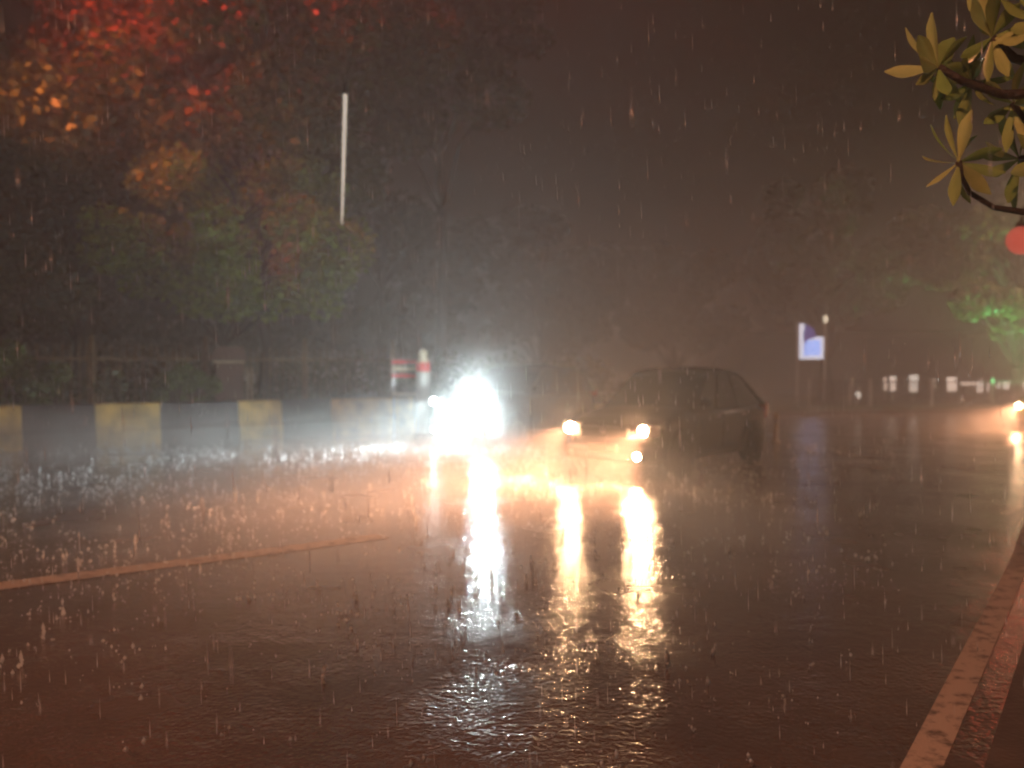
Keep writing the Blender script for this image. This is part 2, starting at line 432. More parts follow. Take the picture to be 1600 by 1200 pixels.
tree('broadleaf_tree', -19.5, 30, 15, 6, 4, 19800, 'leaf_d', 'dark tall tree half outside the left edge of the photo', seed=6, size=.3, group='trees beyond the median')
tree('roadside_tree', 1.5, 44, 9.5, 4.6, 2.2, 15400, 'leaf_d', 'faint rounded tree lost in rain behind the dark hatchback', seed=7, size=.35, group='trees across the far verge')
tree('roadside_tree', 14.6, 40, 10.5, 3.6, 3.4, 13200, 'leaf_d', 'slim dark tree standing just right of the blue lit panel', seed=8, size=.32, tr=.28, group='trees across the far verge')
tree('roadside_tree', 8.6, 46, 8.5, 4.0, 2.6, 13200, 'leaf_d', 'dim tree behind and left of the blue lit panel', seed=9, size=.35, group='trees across the far verge')
tree('roadside_tree', 21.0, 36, 9.6, 4.2, 2.6, 19800, 'leaf', 'tree washed in green light at the right edge', seed=10, size=.28, group='trees across the far verge')
tree('roadside_tree', -19.0, 37, 12.0, 6.0, 1.2, 16000, 'leaf_d', 'dark dense tree filling the gap behind the far left trees', seed=12, size=.34, group='trees across the far verge')
tree('roadside_tree', -11.5, 36, 12.5, 5.6, 1.2, 16000, 'leaf_d', 'dark dense tree closing the view behind the small bright green tree', seed=13, size=.34, group='trees across the far verge')
tree('roadside_tree', -6.0, 40, 9.0, 4.6, 2.0, 15400, 'leaf_d', 'dim bushy tree far behind the white car', seed=11, size=.35, group='trees across the far verge')

def bush(x, y, r, h, n, label, seed, size=.13):
    global rng
    rng = np.random.default_rng(seed); rr = random.Random(seed)
    root = empty('bush', (x, y, .10)); tag(root, label, 'bush', 'bushes behind the striped wall')
    cen, rad = [], []; m = MB()
    for i in range(9):
        a = rr.uniform(0, 6.28); q = rr.uniform(0, .7) * r; z = rr.uniform(.25, .85) * h
        c = Vector((math.cos(a) * q, math.sin(a) * q, z)); cen.append(c); rad.append(rr.uniform(.3, .5) * r)
        m.tube([(c.x * .15, c.y * .15, -.05), c * .6, c], [.03, .02, .008], 5)
    m.build('stem', M['bark'], root); V, Fc = leaf_cloud(cen, rad, n, size, .9, -.2); np_mesh('foliage', V, Fc, M['bush'], root)
def behind(px, off):
    p = ray_hit(px); c = min(range(len(outer)), key=lambda i: (outer[i] - p).length); t = (outer[min(c + 1, len(outer) - 1)] - outer[c - 1]).normalized()
    return p + Vector((-t.y, t.x, 0)) * off
for px, off, r, h, lab, sd in ((20, .95, .75, 2.1, 'tall shaggy bush at the far left edge behind the striped wall', 21),
                               (88, .9, .55, 1.7, 'bush just left of the bare stretch of fence bars', 22),
                               (285, .85, .55, 1.9, 'narrow green bush left of the brown cabinet', 23),
                               (335, .85, .5, 1.6, 'small green bush touching the brown cabinet', 24),
                               (-120, 1.0, .9, 2.0, 'wide bush outside the left edge of the photo', 25)):
    p = behind(px, off); bush(p.x, p.y, r, h, 2200, lab, sd)

# low dark undergrowth behind the fence
def hedge():
    global rng
    rng = np.random.default_rng(55); cen, rad = [], []
    for p in offset(outer, 3.2):
        if -18 < p.x < 3:
            for j in range(3): cen.append((p.x + rng.normal(0, .6), p.y + rng.normal(0, .6), rng.uniform(.3, 1.6))); rad.append(rng.uniform(.5, .9))
    V, Fc = leaf_cloud(cen, rad, 22000, .17, .8)
    tag(np_mesh('undergrowth', V, Fc, M['leaf']), 'dark tangled undergrowth behind the fence', 'undergrowth', kind='stuff')
hedge()

# pale bare boughs seen leaning across the dark trees
def bough(name, a, b, r0, r1, label):
    a, b = Vector(a), Vector(b); root_loc = b
    m = MB(); n = 9; pts = []; rd = []
    for i in range(n):
        t = i / (n - 1); p = a.lerp(b, t) + Vector((0, 0, -.25 * math.sin(t * math.pi))) + Vector((random.uniform(-.04, .04), 0, random.uniform(-.04, .04)))
        pts.append(p); rd.append(r0 + (r1 - r0) * t)
    m.tube(pts, rd, 8)
    return m

# ------------------------------------------------------------------ frangipani near the camera
def frangipani():
    D0 = 3.3
    base = Vector((3.2, 3.4, .10)); root = empty('frangipani_tree', base)
    tag(root, 'frangipani tree with long leaves reaching into the top right corner', 'tree')
    def P(px, py, d=0): return wp(px, py, D0 + d) - base
    stems = MB()
    fork = Vector((0, 0, 1.5)); f2 = Vector((-.1, 0, 2.0))
    stems.tube([(0, 0, -.12), (.03, 0, .6), (-.02, .02, 1.1), fork, f2, Vector((.0, 0, 2.9))], [.10, .085, .075, .07, .06, .03], 10)
    tips = {'A': P(1462, 108), 'B': P(1495, 255, -.1), 'C': P(1545, 62, .1), 'D': P(1578, 165, .15), 'E': P(1515, 130, .3), 'G': P(1620, 40), 'H': P(1640, 250, .1), 'I': P(1590, 250, .3)}
    stems.tube([f2, P(1700, 345, .05), P(1600, 333), P(1550, 325), P(1512, 302), P(1500, 280, -.05), tips['B']], [.05, .026, .013, .011, .010, .010, .012], 8)
    stems.tube([Vector((.0, 0, 2.6)), P(1640, 150), P(1560, 150, .05), P(1500, 130), tips['A']], [.035, .025, .018, .015, .014], 8)
    stems.tube([Vector((.0, 0, 2.7)), P(1640, 110), P(1580, 95, .1), tips['C']], [.03, .022, .018, .014], 8)
    stems.tube([P(1640, 230), P(1600, 200, .1), tips['D']], [.03, .018, .014], 8)
    stems.tube([P(1560, 150, .05), tips['E']], [.016, .012], 8)
    stems.tube([Vector((.0, 0, 2.8)), tips['G']], [.03, .02], 8)
    stems.tube([f2, P(1690, 300, .1), tips['H']], [.04, .03, .02], 8)
    stems.tube([P(1640, 250, .1), tips['I']], [.02, .015], 8)
    stems.build('branches', M['twig'], root, smooth=True)
    def leaf_mesh(o, tip, wid, roll, parent):
        """a long frangipani leaf: midrib fold, pointed tip, arched"""
        o, tip = Vector(o), Vector(tip); ax = tip - o; L_ = ax.length; u = ax.normalized()
        side = u.cross(Vector((0, 1, 0)));
        if side.length < .2: side = u.cross(Vector((0, 0, 1)))
        side.normalize(); nrm = side.cross(u).normalized()
        q = Matrix.Rotation(roll, 3, u); side = q @ side; nrm = q @ nrm
        m = MB(); N = 9; rows = []
        for i in range(N + 1):
            t = i / N
            wv = wid * (max(0, math.sin(math.pi * min(1, t * .97 + .0)) ** .75)) * (.35 + .9 * t if t < .72 else .35 + .648) * (1 if t < .75 else (1 - (t - .75) / .25 * .35))
            wv = max(wv, .003 if t < .3 else .001); arch = math.sin(t * 2.2) * .06 * L_
            c = o + u * (L_ * t) + nrm * arch
            rows.append([m.bm.verts.new(c - side * wv + nrm * wv * .28), m.bm.verts.new(c - side * wv * .5 + nrm * wv * .10), m.bm.verts.new(c), m.bm.verts.new(c + side * wv * .5 + nrm * wv * .10), m.bm.verts.new(c + side * wv + nrm * wv * .28)])
        for a, b in zip(rows, rows[1:]):
            for k_ in range(4): m.bm.faces.new((a[k_], a[k_ + 1], b[k_ + 1], b[k_]))
        return m.build('leaf', M['frangi'], parent, smooth=True, recalc=False)
    spec = {
        'A': [(1380, 113, 0, .020, .2), (1414, 44, .02, .027, 1.0), (1432, 60, -.08, .022, -.4), (1508, 62, -.05, .018, 1.1), (1455, 20, .1, .02, .3), (1456, 160, .05, .012, .9), (1425, 135, .12, .018, .6), (1490, 60, .1, .03, 0.1), (1478, 148, -.1, .02, .4), (1437, 92, -.15, .03, .2)],
        'B': [(1478, 178, 0, .013, .3), (1518, 172, -.04, .022, .1), (1455, 192, .1, .010, .6), (1568, 235, .0, .017, .7), (1572, 268, -.03, .020, -.5), (1548, 305, -.05, .022, .3), (1488, 322, -.08, .018, .3), (1443, 292, -.02, .009, 1.0), (1440, 240, .15, .018, .3), (1530, 215, .1, .014, 1.2), (1520, 320, .1, .018, 0)],
        'C': [(1518, 0, 0, .026, .2), (1556, -14, -.05, .026, 0), (1590, 10, 0, .024, .5), (1525, 40, .1, .020, 1.1), (1500, 90, 0, .016, .3), (1600, 60, -.06, .024, .2), (1570, 120, 0, .018, .8), (1540, 130, .08, .016, .2)],
        'D': [(1600, 100, 0, .02, .3), (1545, 120, 0, .014, 1), (1570, 235, 0, .016, .6), (1610, 220, 0, .02, .1), (1540, 190, .1, .018, .3), (1622, 150, -.1, .02, .2)],
        'E': [(1480, 80, 0, .018, .2), (1540, 90, 0, .018, .7), (1555, 160, 0, .018, .1), (1500, 190, 0, .016, .4), (1470, 150, 0, .018, .9), (1520, 60, .1, .02, 0)],
        'G': [(1590, -30, 0, .024, .3), (1575, 50, 0, .022, .2), (1600, 100, 0, .02, .9), (1660, 60, 0, .024, 0), (1650, -30, 0, .02, 0), (1560, 0, 0, .022, .5)],
        'H': [(1590, 210, 0, .022, .3), (1580, 270, 0, .022, .2), (1610, 310, 0, .02, .9), (1680, 200, 0, .024, 0), (1690, 290, 0, .02, 0), (1625, 180, 0, .022, .5)],
        'I': [(1545, 220, 0, .018, .3), (1550, 270, 0, .018, .2), (1575, 310, 0, .018, .9), (1620, 200, 0, .02, 0), (1590, 180, 0, .018, .5)],
    }
    fr = random.Random(3)
    for key in ('A', 'C', 'D', 'E', 'G', 'I', 'H'):
        c0 = {'A': (1462, 108), 'C': (1545, 62), 'D': (1578, 165), 'E': (1515, 130), 'G': (1620, 40), 'H': (1640, 250), 'I': (1590, 250)}[key]
        for q in range(5 if key == 'A' else 8):
            a = fr.uniform(0, 6.28); r_ = fr.uniform(45, 85)
            spec[key].append((c0[0] + math.cos(a) * r_ * (1 if math.cos(a) > 0 or key != 'A' else .6), c0[1] + math.sin(a) * r_, fr.uniform(.02, .22), fr.uniform(.014, .022), fr.uniform(-1.2, 1.2)))
    for key, ls in spec.items():
        for px, py, dd, wd, roll in ls:
            leaf_mesh(tips[key], P(px, py, dd), wd * 1.45, roll * .7, root)
frangipani()

# ------------------------------------------------------------------ cars
def interp(pts, x):
    for (x0, y0), (x1, y1) in zip(pts, pts[1:]):
        if x <= x1:
            t = (x - x0) / (x1 - x0) if x1 > x0 else 0; t = max(0, min(1, t)); t = t * t * (3 - 2 * t) * .35 + t * .65
            return y0 + (y1 - y0) * t
    return pts[-1][1]
def make_car(loc, heading, paint, label, slope=.30, rimm='rim', L_=4.1, W_=1.72, H_=1.55, hood=.98, belt=.98, lampz=.70, lamp_mat=None, suv=False, group='cars with their headlights on'):
    """front of the car points to local +X; origin on the ground under its middle"""
    root = empty('car', loc, heading); tag(root, label, 'car', group)
    hw = W_ / 2; xf, xr = L_ / 2, -L_ / 2
    # ---- lower body loft
    hoodz = [(xr, .52), (xr + .04, .80), (xr + .12, belt - .03), (xr + .6, belt + .02), (xf - 1.35, belt), (xf - 1.0, hood), (xf - .35, hood - .13), (xf - .10, hood - .24), (xf - .02, .60), (xf, .50)]
    wid = [(xr, .80), (xr + .10, .92), (xr + .5, .99), (0, 1), (xf - .7, .985), (xf - .30, .93), (xf - .10, .84), (xf, .72)]
    low = [(xr, .38), (xr + .15, .26), (xr + .6, .20), (xf - .5, .20), (xf - .12, .22), (xf, .34)]
    m = MB(); st = []
    xs = sorted(set([xr, xr + .04, xr + .12, xr + .3] + [xr + .3 + i * (L_ - .7) / 26 for i in range(27)] + [xf - .4, xf - .3, xf - .2, xf - .1, xf - .05, xf - .02, xf]))
    for x in xs:
        t = interp(hoodz, x); w_ = interp(wid, x) * hw; lo = interp(low, x); hgt = t - lo
        sec = [(0, lo), (w_ * .80, lo), (w_ * .95, lo + hgt * .10), (w_ * .985, lo + hgt * .35), (w_, lo + hgt * .62), (w_ * .985, lo + hgt * .82), (w_ * .93, lo + hgt * .95), (w_ * .80, t), (w_ * .4, t + .025), (0, t + .035)]
        full = sec + [(-a, z) for a, z in sec[-2:0:-1]]
        st.append([m.bm.verts.new((x, a, z)) for a, z in full])
    n = len(st[0])
    for a, b in zip(st, st[1:]):
        for k_ in range(n): m.bm.faces.new((a[k_], a[(k_ + 1) % n], b[(k_ + 1) % n], b[k_]))
    m.bm.faces.new(st[0][::-1]); m.bm.faces.new(st[-1])
    body = m.build('body', paint, root, smooth=True)
    # ---- wheel arches and wheels
    wx = (xf - .78, xr + .72)
    for x in wx:
        for s in (1, -1):
            a = MB(); a.lathe([(.36, -.02), (.385, -.015), (.385, .04), (.36, .045)], (x, s * (hw - .02), .33), 'Y', 32); a.build('wheel_arch', M['plastic'], root, smooth=True)
            wroot = MB()
            wroot.lathe([(.19, -.10), (.27, -.105), (.305, -.09), (.318, -.05), (.318, .05), (.305, .09), (.27, .105), (.19, .10)], (0, 0, 0), 'Y', 32)
            wh = wroot.build('wheel', M['rubber'], root, smooth=True); wh.location = (x, s * (hw - .075), .318)
            rim = MB(); rim.lathe([(.195, -.02), (.205, 0), (.205, .05 * 1), (.185, .06), (.18, .03)], (0, s * .045 - (0 if s > 0 else .05), 0), 'Y', 28)
            for q in range(8):
                ang = q * math.pi / 4; rim.box((math.cos(ang) * .10, s * .085, math.sin(ang) * .10), (.17, .02, .035), Matrix.Rotation(-ang, 3, 'Y'))
            rim.lathe([(.04, 0), (.045, .01), (.03, .02)], (0, s * .085 - .01, 0), 'Y', 14)
            rim.build('rim', M[rimm], wh)
    # ---- cabin (glasshouse) and roof
    def droop(x):
        q = max(0, min(1, (xr + 1.75 - x) / 1.35)); p_ = max(0, min(1, (x - (xf - 2.45)) / .8))
        return .17 * q * q + .05 * p_ * p_
    cb0, cb1 = xf - 1.22, xr + .14        # base of windscreen, base of rear glass
    ct0, ct1 = xf - 1.95, xr + slope
    zr = H_
    def gh(zf, inset=0):
        """half width and x-limits of the cabin at a height fraction"""
        f = zf; return (cb0 + (ct0 - cb0) * f - inset, cb1 + (ct1 - cb1) * f ** 1.3 + inset, hw * (.955 - .17 * f) - inset)
    m = MB(); rows = []; zs = [0, .2, .4, .6, .8, .93]
    for f in zs:
        x0, x1, hy = gh(f); z = belt - .02 + (zr - belt - .01) * f; ring = []
        for i in range(13):
            t = i / 12; ring.append((x1 + (x0 - x1) * t, hy * (1 - .04 * (2 * t - 1) ** 4), z))
        front = [(x0 + .10 * (1 - (j / 4) ** 2) * 1, hy * .96 * j / 4 * 1, z) for j in (3, 2, 1, 0, -1, -2, -3)]
        left = ring; right = [(x, -y, z) for x, y, z in ring[::-1]]
        back = [(x1 - .06 * (1 - (j / 4) ** 2), hy * .96 * j / 4, z) for j in (-3, -2, -1, 0, 1, 2, 3)]
        rows.append([m.bm.verts.new((p[0], p[1], p[2] - droop(p[0]) * f)) for p in left + front + right + back])
    n = len(rows[0])
    for a, b in zip(rows, rows[1:]):
        for k_ in range(n): m.bm.faces.new((a[k_], a[(k_ + 1) % n], b[(k_ + 1) % n], b[k_]))
    m.bm.faces.new(rows[-1])
    m.build('windows', M['glass'], root, smooth=False)
    # roof shell
    m = MB(); x0, x1, hy = gh(.90, -.012); rows = []
    for i in range(15):
        t = i / 14; x = x1 - .05 + (x0 + .06 - x1 + .05) * t; crown = math.sin(math.pi * (.12 + .8 * t)) ; ww = hy * (1 - .10 * (2 * t - 1) ** 6)
        zt = zr - .045 + .05 * crown - droop(x) * .93
        rows.append([m.bm.verts.new((x, y * ww, z)) for y, z in ((-1, zt - .075), (-1, zt - .05), (-.93, zt - .012), (-.7, zt + .008), (-.3, zt + .02), (.3, zt + .02), (.7, zt + .008), (.93, zt - .012), (1, zt - .05), (1, zt - .075))])
    for a, b in zip(rows, rows[1:]):
        for k_ in range(9): m.bm.faces.new((a[k_], a[k_ + 1], b[k_ + 1], b[k_]))
        m.bm.faces.new((a[9], a[0], b[0], b[9]))
    m.bm.faces.new(rows[0]); m.bm.faces.new(rows[-1][::-1])
    m.build('roof', paint, root, smooth=True)
    if suv:
        for s in (1, -1):
            r_ = MB(); r_.tube([(x1 + .15, s * hy * .86, zr), (x1 + .25, s * hy * .86, zr + .06), (x0 - .3, s * hy * .86, zr + .06), (x0 - .18, s * hy * .86, zr - .01)], .018, 8); r_.build('roof_rail', M['chrome'], root)
    # pillars
    for s in (1, -1):
        for fx in (0, .42, .72, 1):
            b0 = cb1 + (cb0 - cb1) * fx; t0 = ct1 + (ct0 - ct1) * fx
            m = MB(); wd = .05 if fx in (0, 1) else .035
            if fx == 0: wd = .11
            p0 = Vector((b0, s * hw * .958, belt - .02)); p1 = Vector((t0, s * hw * .795, zr - .06 - droop(t0)))
            d = Vector((wd, 0, 0)); o_ = Vector((0, -s * .03, 0))
            sgn = -1 if fx == 1 else 1
            if fx in (0, 1): a_ = [p0, p0 + d * sgn, p1 + d * sgn, p1]
            else: a_ = [p0 - d, p0 + d, p1 + d, p1 - d]
            m.prism([q + Vector((0, s * .006, 0)) for q in a_], o_); m.build('pillar', paint if fx in (0, 1) else M['plastic'], root)
        # door handles, sill, mirror
        for x in (xf - 1.95, xr + 1.15):
            m = MB(); m.box((x, s * (hw + .003), belt - .14), (.17, .03, .025), bevel=.008); m.build('door_handle', M['chrome'] if not suv else paint, root)
        m = MB(); m.box((-.02, s * (hw - .03), .27), (L_ - 2.4, .08, .10), bevel=.02); m.build('side_sill', M['plastic'], root)
        mr = MB(); mr.box((cb0 - .10, s * (hw + .10), belt + .10), (.10, .19, .13), bevel=.035); mr.tube([(cb0 - .10, s * (hw - .08), belt + .03), (cb0 - .10, s * (hw + .06), belt + .07)], .02, 6)
        mo = mr.build('wing_mirror', paint, root)
        gl = MB(); gl.box((cb0 - .153, s * (hw + .10), belt + .10), (.006, .15, .10)); gl.build('mirror_glass', M['chrome'], mo)
        # door seams
        for x in (xf - 1.28, xf - 2.15, xr + 1.05):
            sm = MB(); sm.tube([(x, s * (hw * .99 + .001), belt - .09), (x, s * (hw + .001), .62), (x + .02, s * (hw * .985), .34)], .006, 4)
            sm.build('door_seam', M['plastic'], root)
    # ---- front: grille, bumper intake, plate, lamps
    zt = hood - .24
    m = MB(); m.box((xf + .005, 0, lampz - .03), (.06, .82, .14), bevel=.02)
    for q in range(3): m.box((xf + .04, 0, lampz - .075 + q * .045), (.012, .78, .010))
    m.build('grille', M['plastic'], root)
    m = MB(); m.box((xf + .03, 0, lampz + .045), (.03, .86, .018)); m.build('grille_trim', M['chrome'], root)
    m = MB()
    for i in range(1): m.box((xf - .06, 0, .36), (.20, W_ * .80, .20), bevel=.05)
    m.build('front_bumper', M['whiteband'] if suv else paint, root)  # suv bumper keeps the pale lit front, its body paint is darkened
    m = MB(); m.box((xf + .045, 0, .31), (.02, .90, .07), bevel=.006); m.build('air_intake', M['plastic'], root)
    m = MB(); m.box((xf + .055, 0, .44), (.012, .50, .11), bevel=.004); m.build('number_plate', M['plate'], root)
    m = MB(); m.lathe([(.045, 0), (.05, .01), (.03, .016)], (xf + .045, 0, lampz + .0), 'X', 20); m.build('badge_disc', M['chrome'], root)
    lamps = []
    for s in (1, -1):
        y = s * hw * .76
        hl = MB(); hl.box((xf - .13, y, lampz), (.20, .34, .17), Matrix.Rotation(-s * .35, 3, 'Z'), bevel=.05); ho = hl.build('headlight', M['lens'], root, smooth=True)
        b_ = MB(); b_.lathe([(.02, .03), (.055, .028), (.07, .0), (.06, -.04)], (xf - .02, y - s * .02, lampz), 'X', 20); b_.build('bulb_reflector', lamp_mat if (s > 0 or not suv) else M['lamp_dim'], ho, smooth=True)
        fl = MB(); fl.lathe([(.02, .02), (.045, .018), (.055, 0), (.05, -.05)], (xf + .03, s * hw * .66, .34), 'X', 18); fo = fl.build('fog_lamp', (M['lamp_dim'] if suv else lamp_mat) if s > 0 or suv else M['lens'], root, smooth=True)
        lamps.append(Vector((xf + .10, y - s * .02, lampz)))
        tl = MB(); tl.box((xr + .07, s * hw * .84, belt - .12), (.14, .20, .30), bevel=.04); tl.build('tail_light', M['redlens'], root)
    m = MB(); m.box((xr - .01, 0, .42), (.14, W_ * .86, .26), bevel=.05); m.build('rear_bumper', paint, root)
    for s in (1, -1):
        wp_ = MB(); wp_.tube([(cb0 + .06, s * .35 + .2, belt + .03), (cb0 - .22, s * .35 - .10, belt + .22)], .008, 5); wp_.build('wiper', M['plastic'], root)
    return root, lamps

def spot(name, root, p, aim, color, power, angle, blend, radius=.06, scale=1):
    l = bpy.data.lights.new(name, 'SPOT'); l.color = color; l.energy = power; l.spot_size = R(angle); l.spot_blend = blend; l.shadow_soft_size = radius
    o = bpy.data.objects.new(name, l); col.objects.link(o); o.parent = root; o.location = p
    o.rotation_euler = (Vector(aim)).to_track_quat('-Z', 'Y').to_euler()
    return o

WARM = (1.0, .42, .20); COOL = (.80, .97, 1.0)
M['lamp_warm'] = emit('warm_headlamp', (1, .56, .28), 1150)
M['lamp_dim'] = emit('dim_cool_headlamp', (.82, .97, 1.0), 70)
M['lamp_far'] = emit('far_headlamp', (1, .60, .34), 130)
M['lamp_cool'] = emit('cool_headlamp', (.80, .97, 1.0), 6600)
# dark hatchback: near headlamp 12.2 m away
th = R(180 + 51)      # heading: local +X points to the left and towards the camera
hx = Vector((math.cos(th), math.sin(th), 0)); hy_ = Vector((-hx.y, hx.x, 0))
def place(front_mid, L_): return Vector(front_mid) - hx * L_ / 2
fm = (Vector((1.88, 12.2, 0)) + Vector((.83, 13.05, 0))) / 2
hatch, lp = make_car(place(fm, 4.05), th, M['maroon'], 'dark maroon hatchback nearest the camera, warm headlights shining on the wet road', L_=4.05, H_=1.60, slope=.85, rimm='darkmetal', lamp_mat=M['lamp_warm'], lampz=.70)
for p in lp:
    spot('headlight_beam', hatch, p, (1, 0, -.50), WARM, 2900, 66, .6)
th2 = R(180 + 52)
hx = Vector((math.cos(th2), math.sin(th2), 0))
fm = Vector((-1.10, 17.3, 0))
suv, lp = make_car(place(fm, 3.9), th2, M['white'], 'pale sport utility car, body darkened as if unlit, with dazzling cold headlights beside the striped wall', L_=3.9, W_=1.82, H_=1.68, hood=1.12, belt=1.08, lampz=.92, lamp_mat=M['lamp_cool'], suv=True)
for p in lp:
    spot('headlight_beam', suv, p, (1, -.25, -.50), COOL, 1100 if p is lp[0] else 900, 70, .4)
th3 = R(180 + 35); hx = Vector((math.cos(th3), math.sin(th3), 0))
far_, lp = make_car(place((13.45, 21.8, 0), 3.9), th3, M['lime'], 'lime green car cut by the right edge of the photo, one headlight glaring', L_=3.9, H_=1.5, lamp_mat=M['lamp_far'], lampz=.62)
for p in lp:
    spot('headlight_beam', far_, p, (1, 0, -.5), WARM, 900, 62, .6)

# ------------------------------------------------------------------ small things by the road
def marker_post():
    p = gp(660, 690); D = 19.6; x = (661 - 800) / F * D
    root = empty('hazard_marker', (x, D, 0)); tag(root, 'round marker post with red and white bands behind the white car', 'marker post')
    m = MB(); m.lathe([(.24, 0), (.25, .04), (.19, .10), (.17, .12)], n=24); m.build('base', M['black'], root)
    m = MB(); m.lathe([(.165, .12), (.165, 1.30)], n=24); m.build('body', M['whiteband'], root, smooth=False)
    m = MB(); m.lathe([(.172, 1.52), (.172, 1.72)], n=24); m.build('red_band', M['redband'], root)
    m = MB(); m.lathe([(.165, 1.30), (.165, 1.52)], n=24); m.build('white_band', M['whiteband'], root)
    m = MB(); m.lathe([(.165, 1.72), (.15, 1.76), (.11, 1.80), (.11, 1.92), (.08, 2.0), (.02, 2.04)], n=20); m.build('cap', M['cream'], root)
    root2 = empty('road_barricade', (x - .45, D + .35, 0)); tag(root2, 'narrow red and cream barred barricade left of the banded marker post', 'barricade')
    for s in (-1, 1):
        m = MB(); m.tube([(s * .26, 0, 0), (s * .26, 0, 1.85)], .022, 8); m.tube([(s * .26, -.3, .02), (s * .26, .3, .02)], .022, 8); m.build('leg', M['steel'], root2)
    for z, mt in ((1.74, 'redband'), (1.58, 'cream'), (1.42, 'redband'), (1.0, 'cream')):
        m = MB(); m.box((0, -.03, z), (.62, .03, .085), bevel=.006); m.build('rail', M[mt], root2)
marker_post()

def cabinet():
    p = behind(380, 1.0); root = empty('utility_cabinet', (p.x, p.y, .12), R(20)); tag(root, 'brown metal utility cabinet with an overhanging hood behind the striped wall', 'cabinet')
    m = MB()
    for sx in (-.22, .22):
        for sy in (-.12, .12): m.box((sx, sy, .25), (.05, .05, .5))
    m.build('frame', M['steel'], root)
    m = MB(); m.box((0, 0, 1.05), (.60, .36, 1.1), bevel=.015); m.build('body', M['brown'], root)
    m = MB(); m.box((0, -.20, 1.62), (.72, .05, .05), bevel=.01); m.build('trim_bar', M['cream'], root)
    m = MB(); m.prism([(-.42, -.26, 1.66), (.42, -.26, 1.66), (.30, -.26, 1.98), (-.30, -.26, 1.98)], (0, .5, 0)); m.build('hood', M['brown'], root)
    for sx in (.40, .50):
        m = MB(); m.tube([(sx, -.1, 0), (sx, -.1, 1.5)], .02, 8); m.build('conduit', M['cream'], root)
cabinet()

def reflector_post():
    D = 18.6; root = empty('reflector_post', ((1213 - 800) / F * D, D, 0)); tag(root, 'short cream reflector post just behind the dark hatchback', 'bollard')
    m = MB(); m.lathe([(.10, 0), (.10, .03), (.055, .05), (.05, .55), (.045, .62), (.02, .64)], n=18); m.build('post', M['cream'], root, smooth=True)
    m = MB(); m.lathe([(.056, .40), (.056, .50)], n=18); m.build('reflective_band', M['whiteband'], root)
reflector_post()

def blue_panel():
    D = 36.5; k_ = D / F; x = (1267 - 800) * k_; root = empty('advertising_sign', (x, D, .12), R(-6)); tag(root, 'backlit blue and white advertising panel on two legs across the road', 'sign')
    zb = 1.6 - (562 - 575) * k_ - .12; zt = 1.6 - (505 - 575) * k_ - .12; hw = .53
    for s in (-1, 1):
        m = MB(); m.box((s * (hw + .03), 0, (zt + .05) / 2), (.09, .09, zt + .05)); m.build('leg', M['steel'], root)
    m = MB(); m.box((0, .02, (zb + zt) / 2), (2 * hw - .04, .14, zt - zb)); m.build('casing', M['darkmetal'], root)
    zz = zt - zb; f = -.056
    white = emit('panel_white', (.75, .82, 1.0), 1.1); blue = emit('panel_blue', (.30, .46, 1.0), 1.5); deep = emit('panel_deep_blue', (.08, .08, .42), .5)
    m = MB(); w2 = hw - .03
    m.prism([(-w2, f, zb + .02), (w2, f, zb + .02), (w2, f, zb + zz * .62), (-w2 * .3, f, zb + zz * .64), (-w2 * .55, f, zt - .04), (-w2, f, zt - .02)], (0, .004, 0)); m.build('white_face', white, root)
    m = MB(); m.prism([(-w2 * .68, f - .004, zb + .16), (w2 * .78, f - .004, zb + .18), (w2 * .74, f - .004, zb + zz * .56), (-w2 * .2, f - .004, zb + zz * .52), (-w2 * .6, f - .004, zb + zz * .60)], (0, .003, 0)); m.build('blue_field', blue, root)
    m = MB(); m.prism([(-w2 * .52, f - .008, zb + zz * .98), (w2 * .15, f - .008, zb + zz * .86), (w2 * .42, f - .008, zb + zz * .62), (-w2 * .25, f - .008, zb + zz * .55), (-w2 * .62, f - .008, zb + zz * .42), (-w2 * .66, f - .008, zb + zz * .70)], (0, .003, 0)); m.build('dark_blue_mark', deep, root)
    m = MB(); m.lathe([(.03, 0), (.09, .05), (.09, .26), (.03, .32)], (hw + .05, 0, zt + .0), n=14); m.build('cap_lamp', emit('cap_lamp', (1, .92, .7), 1.0), root)
blue_panel()

